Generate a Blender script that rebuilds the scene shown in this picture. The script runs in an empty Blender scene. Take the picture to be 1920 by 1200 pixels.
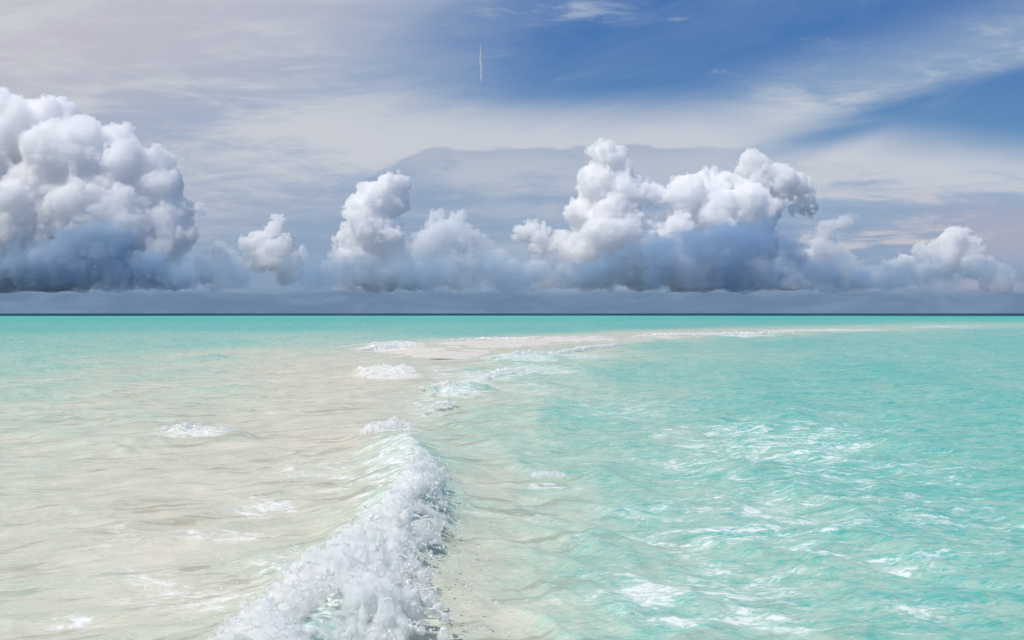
import bpy, math, random, os
import numpy as np
import openvdb as vdb
from mathutils import Vector, Euler

R = math.radians
scene = bpy.context.scene
COL = scene.collection

# ------------------------------------------------------------------ camera
CAM_H = 1.6
F_PX = 1867.0              # focal length in pixels of a 1920 wide frame
HORIZON = 587.5            # row of the horizon in that frame
cam_data = bpy.data.cameras.new('camera')
cam = bpy.data.objects.new('camera', cam_data)
COL.objects.link(cam)
cam_data.sensor_width = 36.0
cam_data.lens = 36.0 * F_PX / 1920.0
cam_data.clip_start = 0.1
cam_data.clip_end = 400000.0
cam.location = (0, 0, CAM_H)
cam.rotation_euler = (R(90) - math.atan((600.0 - HORIZON) / F_PX), 0, 0)
scene.camera = cam

# ------------------------------------------------------------------ colour management
scene.view_settings.view_transform = 'Standard'
scene.view_settings.look = 'None'
scene.view_settings.exposure = 0.0
scene.view_settings.gamma = 1.0
scene.cycles.denoising_input_passes = 'RGB_ALBEDO'
scene.cycles.denoising_prefilter = 'FAST'
scene.cycles.max_bounces = 48
scene.cycles.volume_bounces = 40
scene.cycles.transparent_max_bounces = 24
scene.cycles.diffuse_bounces = 4
scene.cycles.glossy_bounces = 3

# ------------------------------------------------------------------ sun
SUN_EL, SUN_AZ = 60.0, -126.0        # azimuth clockwise from +Y (the view direction)
sun_data = bpy.data.lights.new('sun', 'SUN')
sun_data.energy = 3.4
sun_data.angle = R(0.5)
sun_data.color = (1.0, 0.955, 0.885)
sun = bpy.data.objects.new('sun', sun_data)
COL.objects.link(sun)
SUN_DIR = Vector((math.sin(R(SUN_AZ)) * math.cos(R(SUN_EL)), math.cos(R(SUN_AZ)) * math.cos(R(SUN_EL)), math.sin(R(SUN_EL))))
sun.rotation_euler = (-SUN_DIR).to_track_quat('-Z', 'Y').to_euler()


# ------------------------------------------------------------------ shader expression helper
class S:
    """A node socket with arithmetic."""
    tree = None

    def __init__(self, sock):
        self.s = sock

    @staticmethod
    def put(inp, v):
        if isinstance(v, S):
            S.tree.links.new(v.s, inp)
        else:
            inp.default_value = v

    @staticmethod
    def m(op, *args, clamp=False):
        n = S.tree.nodes.new('ShaderNodeMath')
        n.operation = op
        n.use_clamp = clamp
        for i, a in enumerate(args):
            S.put(n.inputs[i], a)
        return S(n.outputs[0])

    def __add__(a, b): return S.m('ADD', a, b)
    __radd__ = __add__
    def __sub__(a, b): return S.m('SUBTRACT', a, b)
    def __rsub__(a, b): return S.m('SUBTRACT', b, a)
    def __mul__(a, b): return S.m('MULTIPLY', a, b)
    __rmul__ = __mul__
    def __truediv__(a, b): return S.m('DIVIDE', a, b)
    def __rtruediv__(a, b): return S.m('DIVIDE', b, a)
    def __neg__(a): return S.m('MULTIPLY', a, -1.0)


def smooth(a, b, x):
    """smoothstep from 0 at a to 1 at b (a may exceed b)"""
    n = S.tree.nodes.new('ShaderNodeMapRange')
    n.interpolation_type = 'SMOOTHSTEP'
    flip = a > b
    lo, hi = (b, a) if flip else (a, b)
    S.put(n.inputs[0], x)
    n.inputs[1].default_value = lo
    n.inputs[2].default_value = hi
    n.inputs[3].default_value = 1.0 if flip else 0.0
    n.inputs[4].default_value = 0.0 if flip else 1.0
    return S(n.outputs[0])


def clamp01(x): return S.m('MULTIPLY', x, 1.0, clamp=True)


def combine(x, y, z):
    n = S.tree.nodes.new('ShaderNodeCombineXYZ')
    for i, v in enumerate((x, y, z)):
        S.put(n.inputs[i], v)
    return S(n.outputs[0])


def separate(v):
    n = S.tree.nodes.new('ShaderNodeSeparateXYZ')
    S.put(n.inputs[0], v)
    return [S(o) for o in n.outputs]


def noise(vec, scale=1.0, detail=4.0, rough=0.5, lac=2.0, dist=0.0, kind='FBM'):
    n = S.tree.nodes.new('ShaderNodeTexNoise')
    n.noise_dimensions = '3D'
    n.noise_type = kind
    S.put(n.inputs['Vector'], vec)
    n.inputs['Scale'].default_value = scale
    n.inputs['Detail'].default_value = detail
    n.inputs['Roughness'].default_value = rough
    n.inputs['Lacunarity'].default_value = lac
    n.inputs['Distortion'].default_value = dist
    return S(n.outputs[0])


def mixc(f, a, b):
    n = S.tree.nodes.new('ShaderNodeMix')
    n.data_type = 'RGBA'
    S.put(n.inputs[0], f)
    for i, v in ((6, a), (7, b)):
        if isinstance(v, S):
            S.put(n.inputs[i], v)
        else:
            n.inputs[i].default_value = (*v, 1.0)
    return S(n.outputs[2])


def srgb(r, g, b):
    f = lambda c: (c / 255 / 12.92) if c / 255 <= 0.04045 else ((c / 255 + 0.055) / 1.055) ** 2.4
    return (f(r), f(g), f(b))


# ------------------------------------------------------------------ sky
world = bpy.data.worlds.new('World')
scene.world = world
world.use_nodes = True
wt = world.node_tree
wt.nodes.clear()
S.tree = wt
w_out = wt.nodes.new('ShaderNodeOutputWorld')
bg = wt.nodes.new('ShaderNodeBackground')
sky = wt.nodes.new('ShaderNodeTexSky')
sky.sky_type = 'NISHITA'
sky.sun_disc = False
sky.sun_elevation = R(SUN_EL)
sky.sun_rotation = R(SUN_AZ)
sky.altitude = 0.0
sky.air_density = 1.0
sky.dust_density = 0.6
sky.ozone_density = 1.6
SKY_STRENGTH = 0.075
tc = wt.nodes.new('ShaderNodeTexCoord')
dx, dy, dz = separate(S(tc.outputs['Generated']))
# high cloud lies on a level sheet: project the view direction on to it
up = S.m('MAXIMUM', dz, 0.0) + 0.06
cx_, cy_ = dx / up, dy / up
fy = S.m('MAXIMUM', S.m('ABSOLUTE', dy), 0.08)
u, v = dx / fy, dz / fy                # tangent of bearing and of height above the horizon
C_ = 1.0 / (SKY_STRENGTH)
def K(c): return tuple(x * C_ for x in srgb(*c))

sheet = combine(cx_ * 0.28, cy_ * 0.42, 0.0)
n_big = noise(sheet, 1.0, 6, 0.55, dist=0.6)
ru, rv = u * 0.94 + v * 0.34, v * 0.94 - u * 0.34      # along and across the fanning streaks
n_streak = noise(combine(ru * 2.4, rv * 11.0, 3.3), 1.0, 9, 0.6, dist=0.7)
n_flat = noise(combine(u * 3.0, v * 17.0, 9.1), 1.0, 9, 0.62, dist=0.6)
n_fine = noise(combine(u * 11.0, v * 52.0, 1.7), 1.0, 7, 0.68, dist=0.5)
n_puff = noise(combine(u * 26.0, v * 70.0, 5.5), 1.0, 6, 0.6, dist=0.3)
# bearing and height of the features, in thousandths of the tangent
bx_, hy_ = u * 1000.0, v * 1000.0
wob = (n_big - 0.5) * 90.0 + (n_streak - 0.5) * 110.0 + (n_fine - 0.5) * 30.0
# blue wedge: opens to the upper right above a ragged lower edge
low_edge = 207.0 - S.m('MAXIMUM', bx_ - 180.0, 0.0) * 0.14
blue = smooth(-185.0, 125.0, bx_ + wob * 1.5 + (n_fine - 0.5) * 160.0 - (hy_ - 250.0) * 0.15 + 48.0) * smooth(-22.0, 38.0, hy_ - low_edge + 12.0 + wob * 0.45)
# second blue strip under the fan, towards the right
strip = smooth(27.0, 0.0, S.m('ABSOLUTE', hy_ - 182.0 - (bx_ - 330.0) * 0.225 + wob * 0.13)) * smooth(210.0, 330.0, bx_ + wob)
# pale fan of cirrus across the wedge
fan = hy_ - 190.0 - (bx_ - 289.0) * 0.26
fan_m = smooth(-10.0, 14.0, fan + wob * 0.10) * smooth(92.0, 18.0, fan + wob * 0.42) * smooth(130.0, 310.0, bx_)
blue = blue * (1.0 - fan_m * (0.72 + smooth(0.40, 0.56, n_streak * 0.6 + n_fine * 0.4) * 0.28))
top_wisps = smooth(22.0, 4.0, S.m('ABSOLUTE', hy_ - 304.0 + (n_flat - 0.5) * 40.0)) * smooth(-70.0, 0.0, bx_) * smooth(160.0, 60.0, bx_) * smooth(0.40, 0.62, n_fine)
blue = blue * (1.0 - top_wisps * 0.6) * (1.0 - smooth(0.62, 0.8, n_fine) * 0.4)
blue = S.m('MAXIMUM', blue * (1.0 - smooth(0.42, 0.75, n_streak) * 0.28), strip * 0.88)
left = smooth(150.0, -500.0, bx_)
col_veil = mixc(left, K((150, 172, 200)), K((163, 176, 198)))
col_veil = mixc(smooth(215.0, 320.0, hy_ + wob * 0.5 - bx_ * 0.12) * left, col_veil, K((190, 190, 202)))
col_light = mixc(left, K((196, 203, 214)), K((202, 205, 212)))
band = smooth(60.0, 0.0, S.m('ABSOLUTE', hy_ - 178.0 + wob * 0.2)) * smooth(-340.0, -150.0, bx_) * 0.16
right_bank = smooth(0.0, 26.0, 182.0 - hy_ + (bx_ - 330.0) * 0.13 + wob * 0.16) * smooth(210.0, 420.0, bx_) * smooth(95.0, 165.0, hy_)
veil_t = smooth(0.43, 0.63, n_flat * 0.50 + n_fine * 0.40 + n_big * 0.10 + band + right_bank * 0.14)
col_veil = mixc(veil_t, col_veil, col_light)
col_veil = mixc(right_bank * smooth(0.45, 0.6, n_flat * 0.6 + n_puff * 0.4), col_veil, K((208, 207, 210)))
# a greyer shelf of stratus with a crisp, faintly scalloped top edge behind the towers
shelf_top = 165.5 + (n_fine - 0.5) * 14.0 + (n_puff - 0.5) * 11.0 + (n_flat - 0.5) * 26.0 - S.m('POWER', clamp01((-0.080 - u + (n_fine - 0.5) * 0.05) * 9.0), 1.5) * 70.0
shelf = smooth(2.2, -2.2 , hy_ - shelf_top) * smooth(0.30, 0.50, n_flat * 0.6 + n_fine * 0.4 + 0.10) * smooth(40.0, 130.0, hy_) * smooth(-175.0, -120.0, bx_ + (n_flat - 0.5) * 80.0) * smooth(330.0, 150.0, bx_)
col_veil = mixc(shelf * (0.32 + smooth(-22.0, 0.0, hy_ - shelf_top) * 0.18), col_veil, K((137, 158, 186)))
horizon_grey = smooth(150.0, 15.0, hy_ + (n_flat - 0.5) * 60.0)
col_veil = mixc(horizon_grey * 0.8, col_veil, K((130, 155, 184)))
lay = smooth(0.50, 0.60, n_flat * 0.35 + n_fine * 0.65) * smooth(150.0, 250.0, bx_) * smooth(20.0, 50.0, hy_) * smooth(150.0, 110.0, hy_)
col_veil = mixc(lay * 0.8, col_veil, K((200, 198, 205)))
rosy = smooth(70.0, 20.0, S.m('ABSOLUTE', hy_ - 62.0)) * smooth(330.0, 500.0, bx_ + wob)
col_veil = mixc(rosy * 0.5, col_veil, K((186, 178, 192)))
low = smooth(27.0, 17.0, hy_ + (n_fine - 0.5) * 7.0)
col_veil = mixc(low, col_veil, mixc(smooth(0.38, 0.68, n_fine), K((106, 132, 163)), K((122, 146, 174))))
sky_deep = mixc(0.78, S(sky.outputs[0]), mixc(smooth(150.0, 300.0, hy_), K((88, 140, 190)), K((62, 116, 183))))
final = mixc(blue, col_veil, sky_deep)
S.put(bg.inputs[0], final)
bg.inputs[1].default_value = SKY_STRENGTH
wt.links.new(bg.outputs[0], w_out.inputs[0])


# ------------------------------------------------------------------ object helpers
def tag(o, label=None, cat=None, group=None, kind=None):
    if label: o['label'] = label
    if cat: o['category'] = cat
    if group: o['group'] = group
    if kind: o['kind'] = kind
    return o


def new_obj(name, mesh, mat=None, parent=None, loc=None):
    o = bpy.data.objects.new(name, mesh)
    COL.objects.link(o)
    if mat: mesh.materials.append(mat)
    if parent: o.parent = parent
    if loc is not None: o.location = loc
    return o


def mesh_from(name, verts, quads, tris=None, smooth_shade=True):
    me = bpy.data.meshes.new(name)
    nq = len(quads)
    nt = 0 if tris is None else len(tris)
    me.vertices.add(len(verts))
    me.vertices.foreach_set('co', np.ascontiguousarray(verts, dtype=np.float32).ravel())
    loops = np.asarray(quads, dtype=np.int32).ravel()
    starts = np.arange(nq, dtype=np.int32) * 4
    totals = np.full(nq, 4, dtype=np.int32)
    if nt:
        loops = np.concatenate([loops, np.asarray(tris, dtype=np.int32).ravel()])
        starts = np.concatenate([starts, nq * 4 + np.arange(nt, dtype=np.int32) * 3])
        totals = np.concatenate([totals, np.full(nt, 3, dtype=np.int32)])
    me.loops.add(len(loops))
    me.loops.foreach_set('vertex_index', loops)
    me.polygons.add(len(starts))
    me.polygons.foreach_set('loop_start', starts)
    me.polygons.foreach_set('loop_total', totals)
    me.polygons.foreach_set('use_smooth', np.full(len(starts), smooth_shade, dtype=bool))
    me.update(calc_edges=True)
    me.validate()
    return me


def new_mat(name):
    m = bpy.data.materials.new(name)
    m.use_nodes = True
    m.node_tree.nodes.clear()
    S.tree = m.node_tree
    out = m.node_tree.nodes.new('ShaderNodeOutputMaterial')
    return m, out


# ------------------------------------------------------------------ implicit solids (clouds, splashes)
def interp_matrix(n, cells, rng_off):
    t = np.linspace(0, cells, n, endpoint=False) + rng_off
    i = np.floor(t).astype(int)
    f = t - i
    f = f * f * f * (f * (f * 6 - 15) + 10)
    M = np.zeros((n, cells + 3), dtype=np.float32)
    M[np.arange(n), i] = 1 - f
    M[np.arange(n), i + 1] += f
    return M


def value_noise(shape, cell, rng):
    """smooth noise in -1..1 over an array, features CELL voxels wide"""
    ms = []
    for n in shape:
        c = max(1, int(math.ceil(n / cell)))
        M = interp_matrix(int(math.ceil(c * cell)), c, rng.random())[:n]
        ms.append(M)
    g = rng.uniform(-1, 1, size=[m.shape[1] for m in ms]).astype(np.float32)
    g = np.tensordot(ms[0], g, (1, 0))
    g = np.tensordot(g, ms[1], (1, 1)).transpose(0, 2, 1)
    g = np.tensordot(g, ms[2], (2, 1))
    return g


def stamp(field, lo, h, centres, radii, soft):
    """signed distance to a union of balls, rounded by SOFT where they meet"""
    for c, r in zip(centres, radii):
        reach = r + 5 * h
        a = np.maximum(np.floor((c - reach - lo) / h).astype(int), 0)
        b = np.minimum(np.ceil((c + reach - lo) / h).astype(int) + 1, field.shape)
        if np.any(b <= a): continue
        ax = [lo[k] + h * np.arange(a[k], b[k]) - c[k] for k in range(3)]
        d = np.sqrt(ax[0][:, None, None] ** 2 + ax[1][None, :, None] ** 2 + ax[2][None, None, :] ** 2) - r
        sub = field[a[0]:b[0], a[1]:b[1], a[2]:b[2]]
        if soft > 0:
            k = np.clip(0.5 + 0.5 * (sub - d) / soft, 0, 1)
            sub[...] = sub * (1 - k) + d * k - soft * k * (1 - k)
        else:
            np.minimum(sub, d, out=sub)


def polygonise(field, lo, h):
    f = np.clip(field, -3 * h, 3 * h).astype(np.float32)
    f[0], f[-1] = 3 * h, 3 * h
    f[:, 0], f[:, -1] = 3 * h, 3 * h
    f[:, :, 0], f[:, :, -1] = 3 * h, 3 * h
    g = vdb.FloatGrid(background=3 * h)
    g.copyFromArray(np.ascontiguousarray(f), tolerance=0.0)
    pts, tris, quads = g.convertToPolygons(isovalue=0.0, adaptivity=0.0)
    return np.asarray(pts) * h + lo, tris, np.asarray(quads)


# ------------------------------------------------------------------ clouds
CLOUD_D = 22000.0


def px_to_world(x, y, dist):
    return np.array(((x - 960.0) / F_PX * dist, dist, CAM_H + (HORIZON - y) / F_PX * dist))


# ------------------------------------------------------------------ the sea
def ground(x, y, z=0.0):
    """the point at height Z seen at a pixel of the photograph"""
    Y = (CAM_H - z) * F_PX / (y - HORIZON)
    return np.array(((x - 960.0) / F_PX * Y, Y, z))


DEPTHS = [  # column, row, metres of water over the sand
    (1900,1190,.95),(1500,1190,.85),(1250,1190,.75),(1080,1190,.45),(930,1190,.17),(850,1120,.13),(880,1040,.2),(980,1050,.45),(1120,1050,.75),(1400,1000,1.0),(1900,1000,1.15),
    (1020,900,.65),(920,900,.32),(1200,900,1.0),(1700,850,1.25),(950,780,.42),(1100,780,.9),(1500,780,1.2),(1900,780,1.3),(900,725,.28),(1000,705,.6),(1200,690,1.0),
    (1600,700,1.3),(1080,672,.6),(1250,648,.9),(1500,640,1.2),(1900,640,1.3),(1900,620,1.1),(1100,655,.35),(1400,632,.8),(1650,627,1.0),
    (780,650,.03),(850,660,.03),(900,645,.02),(1000,640,.02),(1100,635,.03),(1250,626,.08),(1400,622,.14),(1600,616,.42),(1800,611,.65),(1900,609,.75),
    (1900,600,1.5),(1500,604,1.5),(1200,610,1.5),(1000,616,1.4),(850,622,1.2),(700,630,.8),(600,640,.6),(400,640,.95),(200,640,.9),(0,640,1.0),
    (0,615,1.6),(500,612,1.6),(0,600,1.8),(500,600,1.8),(1000,600,1.7),(1500,597,1.8),(1900,595,1.9),
    (0,680,.75),(0,720,.5),(0,780,.32),(0,900,.15),(0,1190,.16),(300,690,.42),(300,740,.24),(300,850,.09),(300,1000,.07),(300,1190,.15),(500,1100,.18),(560,1000,.15),
    (600,900,.11),(600,800,.06),(600,720,.05),(600,680,.10),(700,700,.03),(720,900,.14),(480,660,.28),(-400,700,.5),(-400,900,.1),(2300,900,1.3),(2300,640,1.3),(0,1600,.15),(700,1600,.1),(1200,1600,.3),(1900,1600,.9),
]
dk = np.array([(a / 300.0, 2.2 * math.log(b - HORIZON), d) for a, b, d in DEPTHS])


def depth_at(X, Y):
    Yc = np.maximum(Y, 1.2)
    a = (960.0 + F_PX * np.clip(X / Yc, -1.5, 1.5)) / 300.0
    b = 2.2 * np.log(np.maximum(CAM_H * F_PX / Yc, 3.0))
    num = np.zeros_like(X); den = np.zeros_like(X)
    for ka, kb, d in dk:
        w = 1.0 / ((a - ka) ** 2 + (b - kb) ** 2 + 0.02) ** 2
        num += w * d; den += w
    return num / den


def polyline_field(X, Y, pts):
    """signed distance to a polyline (positive to its right) and the parameter 0..1 along it"""
    pts = np.asarray(pts, dtype=float)
    seg = np.diff(pts, axis=0)
    L = np.hypot(seg[:, 0], seg[:, 1]); acc = np.concatenate([[0], np.cumsum(L)])
    best = np.full(X.shape, 1e9); side = np.ones_like(X); par = np.zeros_like(X)
    for k in range(len(seg)):
        t = np.clip(((X - pts[k, 0]) * seg[k, 0] + (Y - pts[k, 1]) * seg[k, 1]) / L[k] ** 2, 0, 1)
        ex, ey = X - pts[k, 0] - t * seg[k, 0], Y - pts[k, 1] - t * seg[k, 1]
        d = np.hypot(ex, ey)
        near = d < best
        best = np.where(near, d, best)
        side = np.where(near, np.sign(seg[k, 1] * ex - seg[k, 0] * ey + 1e-12), side)
        par = np.where(near, (acc[k] + t * L[k]) / acc[-1], par)
    return best * side, par


rng = np.random.default_rng(7)
fine_az = np.radians(np.linspace(-37, 37, 1350))
rest = np.radians(np.linspace(37, 323, 150)[1:-1])
az = np.concatenate([fine_az, rest])
rows_px = np.linspace(CAM_H * 996 / 2.9, 16, 640)             # even steps in the view down to 100 m
rad = np.concatenate([[0.4, 1.0, 1.8, 2.4], CAM_H * 996 / rows_px, np.geomspace(101, 90000, 150)])
RR, AA = np.meshgrid(rad, az, indexing='ij')
GX, GY = RR * np.sin(AA), RR * np.cos(AA)
DEP = depth_at(GX, GY)
DEP = np.where(GY < 1.2, 0.4, DEP)

warp_x = 0.35 * np.sin(GY * 0.9 + 1.3 * np.sin(GX * 0.53)) + 0.12 * np.sin(GY * 2.3 + GX * 1.7)
warp_y = 0.35 * np.sin(GX * 0.8 + 1.1 * np.sin(GY * 0.47 + 2.0)) + 0.12 * np.sin(GX * 2.9 - GY * 1.1)
WX, WY = GX + warp_x, GY + warp_y


def waves(n, lo, hi, steep, heading, spread, fade_r):
    h = np.zeros_like(GX)
    fade = np.clip((fade_r - RR) / (0.5 * fade_r), 0, 1)
    use = fade > 0
    x, y = WX[use], WY[use]
    acc = np.zeros_like(x)
    for _ in range(n):
        lam = math.exp(rng.uniform(math.log(lo), math.log(hi)))
        th = R(heading + rng.normal() * spread)
        k = 2 * math.pi / lam
        ph = k * (x * math.cos(th) + y * math.sin(th)) + rng.uniform(0, 6.28)
        ph = ph + 0.55 * np.sin(ph + rng.uniform(-0.3, 0.3))                 # lean the crests
        acc += steep * lam * (1.0 - 2.0 * np.abs(np.sin(ph * 0.5)) ** 0.9 + 0.25)
    h[use] = acc / math.sqrt(n)
    return h * fade


calm = 0.36 + 0.64 * np.clip(DEP / 0.5, 0, 1)
H = calm * (waves(9, 1.6, 5.0, 0.012, 190, 34, 320) + waves(26, 0.40, 1.6, 0.030, 222, 50, 300))
H += (0.5 + 0.5 * np.clip(DEP / 0.4, 0, 1)) * waves(40, 0.09, 0.40, 0.028, 228, 62, 90)
H += np.clip(0.4 - DEP, 0, 0.3) / 0.3 * waves(8, 0.5, 1.8, 0.024, 114, 9, 70)     # oblique ripples that run over the bar

FOAM = np.zeros_like(GX)
RIDGES = [  # base line in the photograph (column, row), crest height, widths to the left and right of the line, foam
    ([(-.98,3.2),(-.93,4.2),(-.82,5.0),(-.90,5.8),(-.86,6.6),(-.76,8.0),(-.80,9.0),(-1.05,10.6),(-1.45,13.0),(-1.75,14.2)], .20, .42, .26, .75),
    ([ground(300,812)[:2], ground(350,808)[:2], ground(410,812)[:2], ground(470,824)[:2]], .10, .3, .5, .35),
    ([ground(180,842)[:2], ground(250,835)[:2], ground(310,815)[:2]], .06, .3, .6, .1),
    ([ground(660,700)[:2], ground(720,698)[:2], ground(790,700)[:2]], .22, .8, .8, .8),
    ([ground(690,652)[:2], ground(750,648)[:2], ground(800,650)[:2]], .25, 2, 2, .8),
    ([ground(360,735)[:2], ground(450,727)[:2], ground(540,720)[:2]], .11, .5, .8, .0),
    ([ground(350,676)[:2], ground(390,672)[:2], ground(440,668)[:2]], .18, .9, .9, .0),
    ([ground(790,735)[:2], ground(850,735)[:2], ground(910,728)[:2]], .18, .6, .6, .5),
    ([ground(900,676)[:2], ground(965,672)[:2], ground(1040,664)[:2]], .16, 1.0, 1.0, .7),
]
for pts, hc, wl, wr, fm in RIDGES:
    pts = np.array(pts, dtype=float)[:, :2]
    lo_, hi_ = pts.min(0) - 4 * max(wl, wr), pts.max(0) + 4 * max(wl, wr)
    use = (GX > lo_[0]) & (GX < hi_[0]) & (GY > lo_[1]) & (GY < hi_[1])
    d, t = polyline_field(GX[use], GY[use], pts)
    ends = np.clip(t / 0.15, 0, 1) * np.clip((1 - t) / 0.15, 0, 1)
    if fm == .75:
        ends = np.clip((1 - t) / 0.3, 0, 1) ** .7
    wob_ = 1 + 0.18 * np.sin(t * 19) + 0.12 * np.sin(t * 41 + 2)
    prof = np.where(d < 0, np.exp(-(d / wl) ** 2), np.exp(-np.abs(d / wr) ** 1.5))
    H[use] += hc * prof * ends * wob_
    FOAM[use] = np.maximum(FOAM[use], fm * ends * np.where(d < 0, np.exp(-(d / (wl * 1.9)) ** 2), np.exp(-(d / (wr * 0.7)) ** 2)))

for x, y, rx, ry, a in [  # drifting foam: column, row, radii, amount
    (1450,825,380,80,.64),(1150,760,260,45,.5),(1500,960,700,220,.54),(1350,1100,400,90,.62),(1680,1045,120,30,.5),(1030,885,60,18,.6),(1150,1190,330,60,.35),(1000,720,140,30,.5),
    (1700,870,220,36,.55),(1250,940,200,40,.6),(1560,880,200,30,.62),(1750,1130,260,50,.6),(130,1150,110,30,.7),(400,985,150,25,.62),(480,940,200,26,.58),(330,1100,260,60,.6),(600,870,160,40,.55),(520,770,120,14,.5),(560,1060,150,60,.6),(200,1000,200,60,.4),(960,1150,160,40,.3),(900,700,120,14,.75),(830,690,90,10,.6),(880,715,70,14,.85),(1000,690,130,16,.75),(800,760,60,30,.7),(1060,665,120,8,.8),
    (1000,636,330,5,.7),(1300,624,160,4,.75),(1500,618,220,3.5,1.0),(1750,611.5,220,3,.9),(150,690,240,30,.12),
    (370,812,75,11,1.1),(300,818,60,8,.6),(725,803,60,10,1.1),(765,850,30,45,1.0),(728,701,66,9,1.2),(745,654,80,5,1.2),(975,671,85,7,1.1),(850,735,75,10,.9),(1026,893,40,9,1.0),(1240,630,65,3.5,1.2),(1400,627,100,3,1.1),(1000,634,160,3.5,1.1),(690,1000,70,120,.7),(560,1130,110,60,.75),(650,900,90,50,.55),
    (900,650,240,9,.25),(1680,1050,70,16,.75),(1340,1035,90,22,.7),(1270,1145,120,22,.7)]:
    gx_ = 960 + F_PX * GX / np.maximum(GY, 1.0)
    gy_ = HORIZON + CAM_H * F_PX / np.maximum(GY, 1.0)
    FOAM = np.maximum(FOAM, np.where(GY > 1.0, a * np.exp(-((gx_ - x) / rx) ** 2 - ((gy_ - y) / ry) ** 2), 0))

nr, nc = GX.shape
idx = np.arange(nr * nc).reshape(nr, nc)
a_, b_ = idx[:-1], idx[1:]
q = np.stack([a_, np.roll(a_, -1, 1), np.roll(b_, -1, 1), b_], -1).reshape(-1, 4)
verts = np.stack([GX, GY, H], -1).reshape(-1, 3)
me = mesh_from('water', verts, q)
for nm, arr in (('depth', DEP + H * 2.4 * np.clip(DEP / 0.3, 0.3, 1)), ('foam', FOAM)):
    at = me.attributes.new(nm, 'FLOAT', 'POINT')
    at.data.foreach_set('value', np.ascontiguousarray(arr, dtype=np.float32).ravel())

mat_water, out = new_mat('sea_water')
nt = mat_water.node_tree


def attr(name):
    n = S.tree.nodes.new('ShaderNodeAttribute')
    n.attribute_name = name
    return S(n.outputs['Fac'])


geo = nt.nodes.new('ShaderNodeNewGeometry')
P = S(geo.outputs['Position'])
gx, gy, gz = separate(P)
dist = S.m('SQRT', gx * gx + gy * gy)
dep = S.m('MAXIMUM', attr('depth'), 0.0)
reef = smooth(640.0, 760.0, dist + (noise(P, 1 / 160.0, 3) - 0.5) * 160.0 + 40.0)
# the bed: pale coral sand with ripple marks and patches of rubble
flow = combine(gx * 0.55 + gy * 0.25, gy * 0.9 - gx * 0.5, 0.0)
n_bed = noise(flow, 1.1, 6, 0.62, dist=0.9)
n_bed2 = noise(combine(gx * 1.0 + gy * 0.5, gy * 3.0 - gx * 1.6, 4.0), 1.5, 6, 0.65, dist=1.2)
sand = mixc(smooth(0.32, 0.68, n_bed * 0.5 + n_bed2 * 0.5), (0.55, 0.56, 0.45), (0.71, 0.72, 0.60))
ripple = noise(combine(gx * 0.8 + gy * 0.45, gy * 4.4 - gx * 2.4, 1.0), 1.1, 6, 0.62, dist=0.9)
sand = mixc(smooth(0.53, 0.64, ripple) * 0.75, sand, (0.40, 0.395, 0.305))
grain = noise(combine(gx * 1.2, gy * 2.6, 0.0), 17.0, 4, 0.7)
sand = mixc(smooth(0.54, 0.70, grain) * 0.45, sand, (0.80, 0.77, 0.67))
sand = mixc(smooth(0.46, 0.32, grain) * 0.35, sand, (0.44, 0.42, 0.33))
sand = mixc(smooth(0.5, 0.75, n_bed) * 0.5, sand, (0.75, 0.72, 0.61))
# water piles up under every wavelet and thins in the troughs: the colour deepens and pales with it
chop = noise(combine(gx * 0.9, gy * 2.1, 0.0), 2.6, 7, 0.66, dist=1.1)
chop_big = noise(combine(gx * 0.55, gy * 1.1, 3.0), 0.75, 5, 0.6, dist=0.8)
fine = noise(combine(gx * 1.0 + gy * 0.2, gy * 2.6 - gx * 0.5, 2.0), 16.0, 4, 0.7, dist=0.6)
wave_line = noise(combine(gx * 2.2 + gy * 0.3, gy * 6.5 - gx * 0.8, 8.0), 3.0, 6, 0.68, dist=1.4)
crest_line = smooth(0.10, 0.0, S.m('ABSOLUTE', wave_line - 0.5)) - 0.35
dep_p = dep + ((chop - 0.5) * 3.4 + (chop_big - 0.5) * 1.5 + (wave_line - 0.5) * 2.6 - crest_line * 0.28 + (fine - 0.5) * 2.2) * S.m('MINIMUM', dep, 1.1)
dep_p = S.m('MAXIMUM', dep_p, dep * 0.62)
kr, kg, kb = 1.15, 0.175, 0.13
tint = combine(S.m('EXPONENT', dep_p * -kr - 0.06), S.m('EXPONENT', dep_p * -kg - 0.12), S.m('EXPONENT', dep_p * -kb - 0.12))
mul = nt.nodes.new('ShaderNodeMix'); mul.data_type = 'RGBA'; mul.blend_type = 'MULTIPLY'
mul.inputs[0].default_value = 1.0
sand = mixc(smooth(0.2, 0.8, dep) * 0.75, sand, (0.66, 0.63, 0.53))
S.put(mul.inputs[6], sand); S.put(mul.inputs[7], tint)
deep_face = smooth(0.52, 0.64, chop * 0.45 + wave_line * 0.40 + chop_big * 0.15) * smooth(0.25, 0.9, dep)
body = mixc(reef, mixc(deep_face * 0.62, S(mul.outputs[2]), (0.075, 0.41, 0.345)), (0.002, 0.052, 0.085))
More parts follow.
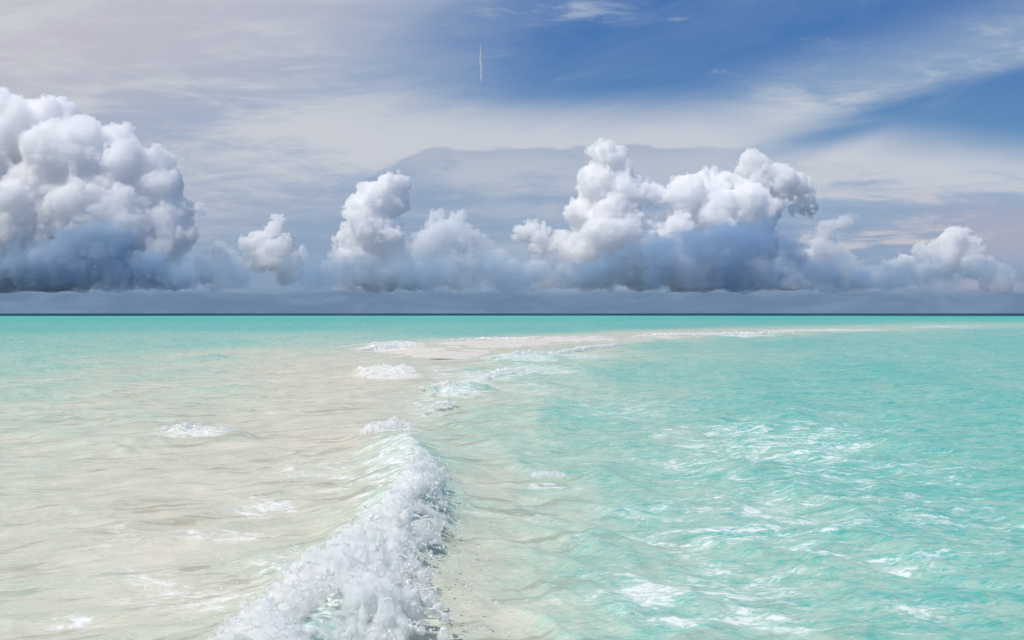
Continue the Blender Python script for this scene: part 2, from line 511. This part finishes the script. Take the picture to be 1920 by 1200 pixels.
# foam: torn streaks and lace
fm = attr('foam')
stretch = combine(gx * 1.15, gy * 1.7, 0.0)
f1 = noise(stretch, 1.1, 8, 0.62, dist=1.6)
f2 = noise(combine(gx * 2.2, gy * 4.2, 2.0), 1.3, 7, 0.65, dist=1.8)
lace = S.m('ABSOLUTE', f2 - 0.5) * 4.0
far_gap = smooth(0.36, 0.58, noise(P, 0.07, 4, 0.6))
fm = fm * (1.0 - smooth(55.0, 80.0, dist) * (1.0 - far_gap) * 0.9)
fcov = smooth(0.525, 0.595, f1 * 0.62 + fm * 0.40 - lace * 0.055 + (f2 - 0.5) * 0.5) * smooth(0.02, 0.2, fm)
net = noise(combine(gx * 1.1 + gy * 0.15, gy * 2.3 - gx * 0.3, 21.0), 1.7, 5, 0.62, dist=1.3)
net2 = noise(combine(gx * 1.5, gy * 2.8, 27.0), 3.4, 4, 0.6, dist=1.0)
lines = S.m('MAXIMUM', smooth(0.030, 0.004, S.m('ABSOLUTE', net - 0.5)), smooth(0.022, 0.003, S.m('ABSOLUTE', net2 - 0.48)) * 0.8)
fcov = S.m('MAXIMUM', fcov, lines * smooth(0.22, 0.50, fm * 0.75 + (f1 - 0.5) * 1.3) * 0.9)
holes = noise(combine(gx * 1.6, gy * 2.6, 11.0), 5.0, 6, 0.7, dist=1.2)
fcov = fcov * (0.22 + smooth(0.42, 0.58, holes) * 0.78)
body = mixc(fcov * 0.78, body, (0.80, 0.81, 0.83))

bump_n = noise(combine(gx * 1.0, gy * 1.5, 0.0), 9.0, 6, 0.62, dist=0.5)
bump_c = noise(combine(gx * 1.0, gy * 1.7, 6.0), 2.3, 4, 0.55, dist=0.6)
bmp = nt.nodes.new('ShaderNodeBump')
bmp.inputs['Strength'].default_value = 0.9
bmp.inputs['Distance'].default_value = 0.05
bump_f = noise(combine(gx * 1.0 + gy * 0.2, gy * 1.9 - gx * 0.4, 3.0), 26.0, 3, 0.6, dist=0.4)
S.put(bmp.inputs['Height'], bump_n * 0.6 + bump_c + bump_f * 0.3 + fcov * 0.2)
fr = nt.nodes.new('ShaderNodeFresnel')
fr.inputs[0].default_value = 1.333
nt.links.new(bmp.outputs[0], fr.inputs['Normal'])
dfs = nt.nodes.new('ShaderNodeBsdfDiffuse')
S.put(dfs.inputs[0], body)
vm = nt.nodes.new('ShaderNodeMix'); vm.data_type = 'VECTOR'                 # light scattered back from under the surface hardly follows the wavelets
vm.inputs[0].default_value = 0.5
nt.links.new(geo.outputs['Normal'], vm.inputs[4]); vm.inputs[5].default_value = (0, 0, 1)
nt.links.new(vm.outputs[1], dfs.inputs['Normal'])
gls = nt.nodes.new('ShaderNodeBsdfGlossy')
gls.inputs['Roughness'].default_value = 0.12
nt.links.new(bmp.outputs[0], gls.inputs['Normal'])
mx = nt.nodes.new('ShaderNodeMixShader')
F_ = S(fr.outputs[0])
S.put(mx.inputs[0], F_ / (1.0 + F_ * (1.7 + smooth(60.0, 600.0, dist) * 5.0)) * (1.0 - fcov * 0.8))   # steep little faces keep a rough sea from mirroring fully
nt.links.new(dfs.outputs[0], mx.inputs[1]); nt.links.new(gls.outputs[0], mx.inputs[2])
nt.links.new(mx.outputs[0], out.inputs['Surface'])
sea = new_obj('water', me, mat_water)
tag(sea, kind='structure')


# ------------------------------------------------------------------ the bar that the two seas wash over
mat_sand, out = new_mat('wet_coral_sand')
nt = mat_sand.node_tree
geo = nt.nodes.new('ShaderNodeNewGeometry')
P = S(geo.outputs['Position'])
gx, gy, gz = separate(P)
p = nt.nodes.new('ShaderNodeBsdfPrincipled')
S.put(p.inputs['Base Color'], mixc(smooth(0.35, 0.65, noise(combine(gx * 0.5, gy * 1.2, gz), 0.8, 7, 0.65, dist=0.8)), (0.66, 0.60, 0.50), (0.80, 0.75, 0.66)))
p.inputs['Roughness'].default_value = 0.35
p.inputs['Specular IOR Level'].default_value = 0.4
nt.links.new(p.outputs[0], out.inputs['Surface'])
bx, by = np.meshgrid(np.linspace(-14, 45, 240), np.linspace(36, 115, 240), indexing='ij')
bd = depth_at(bx, by)
bz = 0.016 - bd * 1.0 + 0.02 * np.sin(bx * 0.37 + 0.5 * np.sin(by * 0.23)) * np.sin(by * 0.31 + bx * 0.11) + 0.012 * np.sin(bx * 1.1 + 0.8 * by) * np.sin(by * 0.7 - bx * 0.3)
ii = np.arange(bx.size).reshape(bx.shape)
bq = np.stack([ii[:-1, :-1], ii[1:, :-1], ii[1:, 1:], ii[:-1, 1:]], -1).reshape(-1, 4)
bar = new_obj('sand_bar', mesh_from('sand_bar', np.stack([bx, by, bz], -1).reshape(-1, 3), bq), mat_sand)
tag(bar, kind='structure')


def cloud_material(name, albedo, dens_top, dens_low, wisp_size, veil, span=(700.0, 2600.0)):
    """water droplets: a scattering volume with torn edges, and thin scraps of vapour on its outside"""
    m, out = new_mat(name)
    nt = m.node_tree
    p = nt.nodes.new('ShaderNodeVolumePrincipled')
    p.inputs['Color'].default_value = (*albedo, 1)
    p.inputs['Anisotropy'].default_value = 0.0
    geo = nt.nodes.new('ShaderNodeNewGeometry')
    px_, py_, pz_ = separate(S(geo.outputs['Position']))
    wisp = noise(S(geo.outputs['Position']), 1 / wisp_size, 5, 0.62)
    hi = smooth(span[0], span[1], pz_)
    S.put(p.inputs['Density'], smooth(0.36, 0.60, wisp + hi * 0.20) * (dens_low + hi * (dens_top - dens_low)))
    nt.links.new(p.outputs[0], out.inputs['Volume'])
    tr = nt.nodes.new('ShaderNodeBsdfTransparent')
    df = nt.nodes.new('ShaderNodeBsdfDiffuse')
    df.inputs[0].default_value = (*[min(0.93, a * 0.94) for a in albedo], 1)
    mx = nt.nodes.new('ShaderNodeMixShader')
    S.put(mx.inputs[0], smooth(0.45, 0.75, wisp) * veil)
    nt.links.new(tr.outputs[0], mx.inputs[1]); nt.links.new(df.outputs[0], mx.inputs[2])
    nt.links.new(mx.outputs[0], out.inputs['Surface'])
    return m


mat_cloud = cloud_material('cloud_vapour', (0.991, 0.993, 0.997), 0.010, 0.0050, 420.0, 0.10)
mat_tall = cloud_material('tall_cloud_vapour', (0.994, 0.995, 0.998), 0.0075, 0.0040, 420.0, 0.08)
mat_soft = cloud_material('thin_cloud_vapour', (0.955, 0.975, 0.995), 0.005, 0.003, 520.0, 0.04)
mat_base_shade = cloud_material('base_shade_vapour', (0.48, 0.655, 0.835), 0.0026, 0.0024, 700.0, 0.0)  # shade and distant air painted in as a dark blue albedo, not rain
mat_shade = cloud_material('shade_tinted_vapour', (0.53, 0.68, 0.83), 0.0022, 0.0026, 700.0, 0.0, (600.0, 1500.0))  # shade at the giant cloud's foot put into a low blue albedo
mat_bank = cloud_material('low_cloud_haze', (0.53, 0.70, 0.865), 0.0, 0.0021, 900.0, 0.0, (480.0, 1500.0))  # low cloud; its blue albedo also paints haze over the cloud bases


def make_cloud(label, blobs, seed, base_y=545, dist=CLOUD_D, vox_px=1.45, lump=1.0, levels=2, name='cumulus_cloud', group='cumulus clouds along the horizon', soft=3.0, mat=None, parent=None, squash=0.6):
    rng = np.random.default_rng(seed)
    s = dist / F_PX
    cs, rs = [], []
    front = []
    for b in blobs:
        x, y, r = b[:3]
        dp = b[3] if len(b) > 3 else rng.uniform(-0.35, 0.35) * r * squash
        c = px_to_world(x, y, dist) + np.array((0, dp * s, 0))
        cs.append(c); rs.append(r * s * 0.9)
        front.append((c, r * s * 0.9, 0))
    while front:
        c, r, lv = front.pop()
        if lv >= levels: continue
        n = (14, 9, 8)[lv]
        for _ in range(n):
            d = rng.normal(size=3)
            d /= np.linalg.norm(d)
            if d[2] < -0.25: d[2] *= -1
            k = rng.uniform(0.24, 0.46)
            cc = c + d * r * (1.0 - 0.62 * k)
            cr = r * k
            if cr < 2.2 * s: continue
            cs.append(cc); rs.append(cr)
            front.append((cc, cr, lv + 1))
    cs, rs = np.array(cs), np.array(rs)
    h = vox_px * s
    base_z = CAM_H + (HORIZON - base_y) / F_PX * dist
    pad = 8 * h
    lo = (cs - rs[:, None]).min(0) - pad
    hi = (cs + rs[:, None]).max(0) + pad
    lo[2] = max(lo[2], base_z - 10 * h)
    shape = tuple(int(x) for x in np.ceil((hi - lo) / h).astype(int) + 1)
    f = np.full(shape, 1e6, dtype=np.float32)
    order = np.argsort(-rs)
    stamp(f, lo, h, cs[order], rs[order], soft * s)
    n = np.zeros(shape, dtype=np.float32)
    for cell, amp in ((34, 9.0), (18, 6.0), (9.5, 4.2), (5.0, 2.4), (2.9, 1.0)):
        v_ = value_noise(shape, cell / vox_px, rng)
        n += amp * s * lump * ((0.6 - np.abs(v_) * 2) if cell < 20 else v_)
    f = f + n
    z = lo[2] + h * np.arange(shape[2])
    bz = base_z + 7 * s * value_noise((shape[0], shape[1], 4), 26, rng)[:, :, :1]
    f = np.maximum(f, bz - z[None, None, :])
    v, t, q = polygonise(f, lo, h)
    org = np.array((cs[:, 0].mean(), dist, base_z))
    me = mesh_from(name, v - org, q)
    o = new_obj(name, me, mat or mat_cloud, loc=org)
    if parent:
        o.parent = parent
        o.location = org - np.array(parent.location)
    else:
        tag(o, label, 'cloud', group)
    print(name, shape, len(v))
    return o


CL = {}
CL['A'] = [(-60,330,130),(40,262,80),(18,212,40),(95,222,42),(130,300,85),(172,262,36),(50,430,140),(170,400,95),(228,262,30),(235,310,42),
           (296,306,28),(308,350,36),(318,410,42),(345,400,22),(230,430,85),(290,480,60),(100,500,90),(372,388,13),(-20,500,110),(330,450,35),(300,520,40)]
CL['F'] = [(1132,300,33),(1150,292,22),(1165,322,26),(1120,350,40),(1160,370,52),(1098,400,34),(1150,440,75),(1195,350,24),(1222,366,24),(1120,490,65),(1200,480,75),
           (1285,370,40),(1335,352,36),(1410,314,27),(1425,340,34),(1462,342,32),(1500,345,26),(1508,388,24),(1275,430,40),(1350,410,56),(1405,390,56),
           (1290,500,60),(1350,500,70),(1420,470,45),(1410,520,48),(1480,540,40)]
CL['C'] = [(735,348,20),(748,345,17),(690,372,22),(672,395,26),(715,385,36),(735,385,28),(705,430,45),(725,450,38),(715,500,55),(665,450,34),(660,500,40),(760,510,40)]
CL['D'] = [(850,413,18),(822,408,18),(838,440,36),(800,462,32),(868,462,32),(905,470,22),(920,492,28),(860,505,45),(945,515,28),(800,520,40)]
CL['B'] = [(518,420,16),(512,434,20),(492,448,22),(470,462,18),(532,458,24),(512,480,32),(556,484,18),(480,490,26),(540,510,30)]
CL['E'] = [(998,428,17),(975,436,16),(1012,440,18),(1050,458,20),(1078,456,16),(1040,482,26),(1005,466,20),(1020,515,30),(1065,520,30)]
CL['H'] = [(1555,436,22),(1585,422,14),(1602,412,10),(1538,460,24),(1528,490,34),(1560,500,42),(1600,520,34),(1500,515,22),(1640,530,25)]
CL['I'] = [(1796,446,22),(1780,462,24),(1826,462,22),(1750,472,20),(1732,476,20),(1700,492,16),(1676,496,12),(1770,492,34),(1815,495,34),(1730,510,26),(1848,500,20),(1870,525,28)]

CL['J'] = [(640,478,14),(628,490,18),(650,500,22),(615,505,20),(640,525,26),(680,520,20)]
CL['L'] = [(940,482,14),(960,500,20),(925,505,18),(985,515,22),(950,525,26)]
CL['M'] = [(420,470,16),(405,488,22),(440,496,20),(390,510,26),(450,520,24),(420,525,28)]
CL['N'] = [(1655,505,12),(1640,515,16),(1672,520,16),(1620,528,18)]
CL['BL'] = [(-40+i*44, 505+(i*37)%23-12, 34+(i*53)%26, -25) for i in range(12)]
CL['BM'] = [(560+i*42, 500+(i*37)%25-12, 32+(i*53)%30, -25) for i in range(13)]
CL['BR'] = [(1570+i*42, 512+(i*37)%21-10, 26+(i*53)%22, -25) for i in range(11)]
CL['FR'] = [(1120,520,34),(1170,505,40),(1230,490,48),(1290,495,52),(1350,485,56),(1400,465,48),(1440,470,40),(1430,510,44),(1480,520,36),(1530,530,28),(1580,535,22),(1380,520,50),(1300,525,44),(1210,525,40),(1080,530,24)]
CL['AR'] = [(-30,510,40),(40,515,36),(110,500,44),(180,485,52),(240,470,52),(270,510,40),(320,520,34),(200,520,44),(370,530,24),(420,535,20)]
big = make_cloud('giant white cumulus cloud towering at the left edge above a flat dark base', CL['A'], 1, lump=0.8, soft=7.0, mat=mat_tall)
make_cloud('', [b + (-95,) for b in CL['AR']], 41, mat=mat_shade, parent=big, name='base_shade', levels=1, lump=1.6)  # added volume in front, coloured as the shade of the base
big = make_cloud('large twin topped white cumulus cloud with shade painted into its deep blue base', CL['F'], 2)
make_cloud('', [b + (-95,) for b in CL['FR']], 42, mat=mat_base_shade, parent=big, name='base_shade', levels=1, lump=1.6)  # added volume in front that darkens the base by its colour, as shade
for k, sd, mt, lb in (
        ('B', 10, None, 'small pale cumulus puff between the giant cloud and the grey leaning tower'),
        ('C', 11, None, 'grey leaning cumulus tower under the straight dark edge in the sky'),
        ('D', 12, mat_soft, 'low hazy cumulus with one bright knob beside the grey leaning tower'),
        ('E', 13, None, 'small bright cumulus heap at the left foot of the twin topped cloud'),
        ('H', 14, mat_soft, 'faint thin grey cumulus rising beside the right flank of the twin topped cloud'),
        ('J', 16, mat_soft, 'tiny dim cumulus at the left foot of the grey leaning tower'),
        ('L', 17, mat_soft, 'tiny dim cumulus in the gap left of the small bright heap'),
        ('M', 18, mat_soft, 'dim grey cumulus spreading from the right foot of the giant cloud'),
        ('N', 19, mat_soft, 'tiny dim cumulus at the left foot of the farthest right heap'),
        ('I', 15, None, 'low bright cumulus heap farthest right above the horizon')):
    make_cloud(lb, CL[k], sd, dist=CLOUD_D * 1.05, mat=mt)
for k, sd, lb in (('BL', 30, 'low blue grey cloud bank below the giant left cumulus'),
                  ('BM', 31, 'low grey cloud bank below the leaning tower in the middle of the horizon'),
                  ('BR', 32, 'low grey cloud bank right of the twin topped cloud')):
    make_cloud(lb, CL[k], sd, dist=CLOUD_D * 0.96, levels=1, mat=mat_bank, lump=1.5, name='cloud_bank', group='low cloud banks along the horizon')

# ------------------------------------------------------------------ a short vapour trail high above
rng = np.random.default_rng(5)
tv, tq = [], []
for y0, y1, r0, r1 in ((80, 155, 16, 38),):
    nseg, nside = 110, 10
    wob = np.cumsum(rng.normal(0, 3.0, nseg)); wob2 = np.cumsum(rng.normal(0, 3.0, nseg))
    base = len(tv)
    for k in range(nseg):
        t_ = k / (nseg - 1)
        y = y0 + (y1 - y0) * t_
        Yd = 8000.0 / ((HORIZON - y) / F_PX)
        Xd = (901 + (y - 80) * 0.07 - 960) / F_PX * Yd
        r = (r0 + (r1 - r0) * t_) * rng.uniform(0.6, 1.25) * max(0.15, math.sin(math.pi * min(max(t_, 0.02), 0.98)) ** 0.4)
        for j in range(nside):
            a = 2 * math.pi * j / nside
            tv.append((Xd + wob[k] + r * math.cos(a), Yd, 8000.0 + wob2[k] * .4 + r * math.sin(a)))
    for k in range(nseg - 1):
        for j in range(nside):
            p0 = base + k * nside + j; p1 = base + k * nside + (j + 1) % nside
            tq.append((p0, p0 + nside, p1 + nside, p1))
    if True:
        for k in (0, nseg - 1):                                     # close the ends
            ring = [base + k * nside + j for j in range(nside)]
            if k == 0: ring = ring[::-1]
            for j in range(1, nside - 1, 2):
                tq.append((ring[0], ring[j + 2] if j + 2 < nside else ring[0], ring[j + 1], ring[j]) if j + 2 < nside else (ring[0], ring[0], ring[j + 1], ring[j]))
tv = np.array(tv); o_ = np.array((tv[:, 0].mean(), tv[:, 1].mean(), 8000.0))
tq = [q_ for q_ in tq if len(set(q_)) == 4]
mat_trail = cloud_material('trail_vapour', (0.985, 0.99, 0.998), 0.012, 0.012, 160.0, 0.15)
trail = new_obj('vapour_trail', mesh_from('vapour_trail', tv - o_, tq), mat_trail, loc=o_)
tag(trail, 'thin short white vapour trail hanging alone in the blue sky', 'vapour trail')
# ------------------------------------------------------------------ broken water
def froth(name, density, veil):
    m, out = new_mat(name)
    nt = m.node_tree
    geo = nt.nodes.new('ShaderNodeNewGeometry')
    P = S(geo.outputs['Position'])
    nz = noise(P, 55.0, 4, 0.65)
    bmp = nt.nodes.new('ShaderNodeBump')
    bmp.inputs['Strength'].default_value = 0.7
    bmp.inputs['Distance'].default_value = 0.012
    S.put(bmp.inputs['Height'], nz + noise(P, 18.0, 3, 0.5))
    vs = nt.nodes.new('ShaderNodeVolumeScatter')
    vs.inputs['Color'].default_value = (0.985, 0.99, 0.992, 1)
    vs.inputs['Density'].default_value = density
    vs.inputs['Anisotropy'].default_value = 0.0
    nt.links.new(vs.outputs[0], out.inputs['Volume'])
    trn = nt.nodes.new('ShaderNodeBsdfTransparent'); dfs = nt.nodes.new('ShaderNodeBsdfDiffuse'); gls = nt.nodes.new('ShaderNodeBsdfGlossy')
    dfs.inputs[0].default_value = (0.9, 0.92, 0.93, 1)
    gls.inputs['Roughness'].default_value = 0.16
    for n_ in (dfs, gls): nt.links.new(bmp.outputs[0], n_.inputs['Normal'])
    m1 = nt.nodes.new('ShaderNodeMixShader')
    S.put(m1.inputs[0], smooth(0.35, 0.7, noise(P, 14.0, 5, 0.65)) * veil)         # froth clinging to the outside
    nt.links.new(trn.outputs[0], m1.inputs[1]); nt.links.new(dfs.outputs[0], m1.inputs[2])
    fr = nt.nodes.new('ShaderNodeFresnel'); fr.inputs[0].default_value = 1.33
    nt.links.new(bmp.outputs[0], fr.inputs['Normal'])
    m2 = nt.nodes.new('ShaderNodeMixShader')
    S.put(m2.inputs[0], S(fr.outputs[0]) * (1.0 - S(geo.outputs['Backfacing']))); nt.links.new(m1.outputs[0], m2.inputs[1]); nt.links.new(gls.outputs[0], m2.inputs[2])
    nt.links.new(m2.outputs[0], out.inputs['Surface'])
    return m


mat_foam = froth('aerated_water', 16.0, 0.13)
mat_drop, out = new_mat('flying_water')
nt = mat_drop.node_tree
dfs = nt.nodes.new('ShaderNodeBsdfDiffuse'); dfs.inputs[0].default_value = (0.93, 0.94, 0.94, 1)
trn = nt.nodes.new('ShaderNodeBsdfTransparent'); gls = nt.nodes.new('ShaderNodeBsdfGlossy'); gls.inputs['Roughness'].default_value = 0.12
m1 = nt.nodes.new('ShaderNodeMixShader'); m1.inputs[0].default_value = 0.66
trl = nt.nodes.new('ShaderNodeBsdfTranslucent'); trl.inputs[0].default_value = (0.92, 0.94, 0.94, 1)
m0 = nt.nodes.new('ShaderNodeMixShader'); m0.inputs[0].default_value = 0.45
nt.links.new(dfs.outputs[0], m0.inputs[1]); nt.links.new(trl.outputs[0], m0.inputs[2])
nt.links.new(trn.outputs[0], m1.inputs[1]); nt.links.new(m0.outputs[0], m1.inputs[2])
m2 = nt.nodes.new('ShaderNodeMixShader'); m2.inputs[0].default_value = 0.07
nt.links.new(m1.outputs[0], m2.inputs[1]); nt.links.new(gls.outputs[0], m2.inputs[2])
nt.links.new(m2.outputs[0], out.inputs['Surface'])
mat_mist = froth('fine_spray', 10.0, 0.07)


def make_splash(path, unit, n, seed, vox, fling, drops, rough=1.0):
    """PATH rows: x, y, height of the water under it, height of the splash, half width. UNIT: size of the clots. Returns the broken water and the drops."""
    rg = np.random.default_rng(seed)
    P_ = np.asarray(path, dtype=float)
    tan = np.gradient(P_[:, :2], axis=0)
    tan /= np.linalg.norm(tan, axis=1)[:, None]
    full = np.concatenate([P_, np.stack([tan[:, 1], -tan[:, 0]], 1)], 1)       # + right-hand normal
    L = np.hypot(*np.diff(P_[:, :2], axis=0).T); tt = np.concatenate([[0], np.cumsum(L)]) / L.sum()
    tab = rg.uniform(0.45, 1.2, 60)

    def frame(t):
        o = np.stack([np.interp(t, tt, full[:, k]) for k in range(7)], 1)
        w = np.interp(t, np.linspace(0, 1, 60), tab)
        return o, w
    cs, rs = [], []
    t = rg.random(n); o, w = frame(t)
    s_ = np.clip(rg.normal(0, 0.5, n), -1.1, 1.1)
    env = np.sqrt(np.clip(1 - (s_ / 1.15) ** 2, 0, 1)) * w
    zf = rg.random(n) ** 0.8
    z = o[:, 2] * np.clip(1 - np.abs(s_) * 0.8, 0, 1) + zf * env * np.maximum(o[:, 3] - o[:, 2], 0.02)
    r = unit * np.exp(rg.normal(-0.1, 0.55, n)) * (1.0 - 0.6 * zf)
    c = np.stack([o[:, 0] + o[:, 5] * s_ * o[:, 4], o[:, 1] + o[:, 6] * s_ * o[:, 4], z], 1)
    cs.append(c); rs.append(np.minimum(r, unit * 1.6))
    nb = n // 5                                                                # the solid heart of the splash
    t = rg.random(nb); o, w = frame(t)
    s_ = np.clip(rg.normal(0, 0.42, nb), -0.9, 0.9)
    env = np.sqrt(np.clip(1 - (s_ / 1.1) ** 2, 0, 1)) * w * 0.95
    z = o[:, 2] * np.clip(1 - np.abs(s_) * 0.8, 0, 1) + rg.random(nb) * env * np.maximum(o[:, 3] - o[:, 2], 0.02)
    cs.append(np.stack([o[:, 0] + o[:, 5] * s_ * o[:, 4], o[:, 1] + o[:, 6] * s_ * o[:, 4], z - unit * 1.0], 1))
    rs.append(unit * rg.uniform(1.3, 2.5, nb))
    tc, tr2 = [], []
    ft = rg.random(fling); o, w = frame(ft)                                      # threads thrown out of the crest
    for k in range(fling):
        sd = 1 if rg.random() < 0.82 else -1
        s0 = sd * rg.uniform(0.55, 1.0)
        z0 = o[k, 2] * 0.3 + rg.uniform(0.35, 1.0) * w[k] * max(o[k, 3] - o[k, 2], .02) * math.sqrt(max(0, 1 - (s0 / 1.15) ** 2)) + o[k, 2] * .4
        pnt = np.array((o[k, 0] + o[k, 5] * s0 * o[k, 4], o[k, 1] + o[k, 6] * s0 * o[k, 4], z0))
        d = np.array((o[k, 5] * sd * rg.uniform(.2, 1), o[k, 6] * sd + rg.normal() * .6, rg.uniform(-.1, 1.1)))
        d /= np.linalg.norm(d)
        rr = unit * rg.uniform(0.2, 0.42)
        m = rg.integers(4, 11) if rg.random() < 0.8 else rg.integers(14, 26)
        for j in range(m):
            tc.append(pnt.copy()); tr2.append(rr * rg.uniform(0.85, 1.15))
            pnt = pnt + d * rr * 0.9
            d = d + rg.normal(size=3) * 0.18 + np.array((0, 0, -0.08)); d /= np.linalg.norm(d)
            rr *= 0.965
        tc.append(pnt + d * rr); tr2.append(rr * rg.uniform(1.2, 1.9))
    cs, rs = np.concatenate(cs), np.concatenate(rs)
    pad = 6 * vox
    lo = (cs - rs[:, None]).min(0) - pad; hi = (cs + rs[:, None]).max(0) + pad
    lo[2] = max(lo[2], -0.06 - pad)
    shape = tuple(int(x) for x in np.ceil((hi - lo) / vox).astype(int) + 1)
    f = np.full(shape, 1e3, dtype=np.float32)
    stamp(f, lo, vox, cs, rs, unit * 0.7)
    for cell, amp in ((14 * unit, 2.2), (8 * unit, 1.5), (4 * unit, 1.0), (1.8 * unit, .7), (.9 * unit, .42)):
        if cell / vox > 1.6:
            v_ = value_noise(shape, cell / vox, rg)
            f += amp * unit * rough * (np.abs(v_) * 1.8 - 0.5)
    v, tr_, q_ = polygonise(f, lo, vox)
    # loose drops
    dt = rg.random(drops); o, w = frame(dt)
    sd = np.where(rg.random(drops) < 0.7, 1, -1) * np.abs(rg.normal(1.05, 0.42, drops))
    dz = o[:, 2] * .6 + np.maximum(o[:, 3] - o[:, 2], .03) * rg.uniform(0.0, 1.25, drops) * np.clip(1.4 - np.abs(sd) * .6, 0.1, 1)
    dc = np.stack([o[:, 0] + o[:, 5] * sd * o[:, 4], o[:, 1] + o[:, 6] * sd * o[:, 4] + rg.normal(0, .1, drops), dz], 1)
    dr = unit * np.clip(np.exp(rg.normal(-1.25, 0.5, drops)), .12, .6)
    dc = np.concatenate([dc, np.array(tc)]); dr = np.concatenate([dr, np.array(tr2)])
    return v, q_, dc, dr


ICO = None


def main_piece(v, q):
    """split off the scraps that hang loose from the largest connected piece: vertices and faces of both"""
    lab = np.arange(len(v))
    while True:
        old = lab.copy()
        m = lab[q].min(1)
        for k in range(4):
            np.minimum.at(lab, q[:, k], m)
        lab = lab[lab]
        if np.array_equal(lab, old): break
    ids, cnt = np.unique(lab, return_counts=True)
    main = lab == ids[np.argmax(cnt)]
    out = []
    for keep in (main, ~main):
        new = np.cumsum(keep) - 1
        out.append((v[keep], new[q[keep[q[:, 0]]]]))
    return out


def drops_mesh(name, c, r, extra):
    import bmesh
    bm = bmesh.new(); bmesh.ops.create_icosphere(bm, subdivisions=2, radius=1)
    bv = np.array([x.co[:] for x in bm.verts]); bf = np.array([[x.index for x in fa.verts] for fa in bm.faces]); bm.free()
    V = (c[:, None, :] + r[:, None, None] * bv[None]).reshape(-1, 3)
    T = (bf[None] + (np.arange(len(c)) * len(bv))[:, None, None]).reshape(-1, 3)
    ev, eq = extra
    return mesh_from(name, np.concatenate([V, ev]), eq.reshape(-1, 4) + len(V), T)


def splash_thing(name, label, cat, path, unit, n, seed, vox, fling, drops, group=None, mat=None, rough=1.0):
    v, q_, dc, dr = make_splash(path, unit, n, seed, vox, fling, drops, rough)
    (v, q_), scraps = main_piece(v, q_)
    org = np.array((np.mean([a[0] for a in path]), np.mean([a[1] for a in path]), 0.0))
    o = new_obj(name, mesh_from(name, v - org, q_), mat or mat_foam, loc=org)
    tag(o, label, cat, group)
    if drops:
        c = new_obj('spray', drops_mesh('spray', dc - org, dr, (scraps[0] - org, scraps[1])), mat_drop, parent=o)
        c['kind'] = 'stuff'
    print(name, len(v))
    return o


splash_thing('breaking_wave', 'long white crest of splashing broken water rising along the near sand edge', 'wave',
             [(-.98,3.4,.18,.38,.50),(-.93,4.2,.2,.42,.50),(-.86,4.75,.2,.44,.48),(-.82,5.15,.2,.43,.42),(-.91,5.6,.2,.36,.40),(-.93,6.1,.19,.33,.36),(-.82,6.6,.19,.37,.27),(-.80,7.2,.18,.34,.27),(-.76,7.7,.18,.44,.20),(-.75,8.3,.16,.49,.18),(-.80,8.9,.12,.40,.17),(-.82,9.3,.1,.16,.14)],
             0.0165, 9000, 3, 0.007, 170, 650)


def cap(label, x0, y0, x1, y1, hpx, wpx, seed, n=700, under=.45):
    """a small breaking crest between two points of the waterline"""
    a, b = ground(x0, y0), ground(x1, y1)
    a, b = a - (b - a) * 0.12, b + (b - a) * 0.12
    ym = (a[1] + b[1]) / 2
    hm, wm = hpx * 0.62 / F_PX * ym, wpx * 1.25 / F_PX * ym
    path = []
    for k, e in zip(np.linspace(0, 1, 6), (.1, .6, 1, .85, .5, .08)):
        pnt = a * (1 - k) + b * k
        path.append((pnt[0], pnt[1] + hm * .5 * math.sin(k * 7 + seed), hm * under * e, hm * e * (0.8 + 0.35 * math.sin(k * 11 + seed * 2)), wm * (0.5 + 0.5 * e)))
    vox = max(0.008, 0.9 / F_PX * ym)
    return splash_thing('whitecap', label, 'wave', path, max(hm * .075, vox * 1.5), n, seed, vox, 14, 150, 'small breaking crests on the shallows', mat_mist, 0.45)


cap('small white crest on the beige shallows at the far left side', 318, 806, 425, 810, 34, 26, 21)
cap('white crest directly beyond the end of the long breaking wave', 686, 808, 768, 804, 50, 20, 22)
cap('thin torn crest running from the long breaking wave to the one beyond', 775, 880, 745, 820, 30, 22, 23, 500)
cap('fluffy rounded white splash alone in the middle of the washed sand', 676, 696, 782, 698, 34, 16, 24, 520)
cap('low white crest at the near end of the sand bar', 690, 655, 800, 648, 20, 9, 25)
cap('white crest along the near right edge of the sand bar', 915, 672, 1035, 662, 18, 10, 26)
cap('pair of small translucent crests near the turquoise edge', 800, 728, 905, 724, 24, 14, 27)
cap('tiny white crest alone on the turquoise water', 1003, 890, 1052, 892, 16, 12, 28, 200)
cap('short bright breaker on the far middle of the sand bar', 1200, 631, 1285, 628, 10, 5, 29, 260)
cap('long thin breaker on the thin far tail of the sand bar', 1320, 628, 1470, 625, 8, 4, 30, 300)
cap('thin line of white wash along the far edge of the sand bar', 880, 637, 1130, 633, 8, 4, 31, 500)
cap('small ragged crest just beyond the right shoulder of the long breaking wave', 792, 768, 850, 756, 22, 12, 41, 400)
cap('thin crest in the white wash between the translucent pair and the sand bar', 915, 704, 975, 692, 16, 10, 42, 400)
cap('low crest on the near turquoise edge of the sand bar, farthest right of it', 1055, 660, 1150, 647, 11, 6, 43, 400)
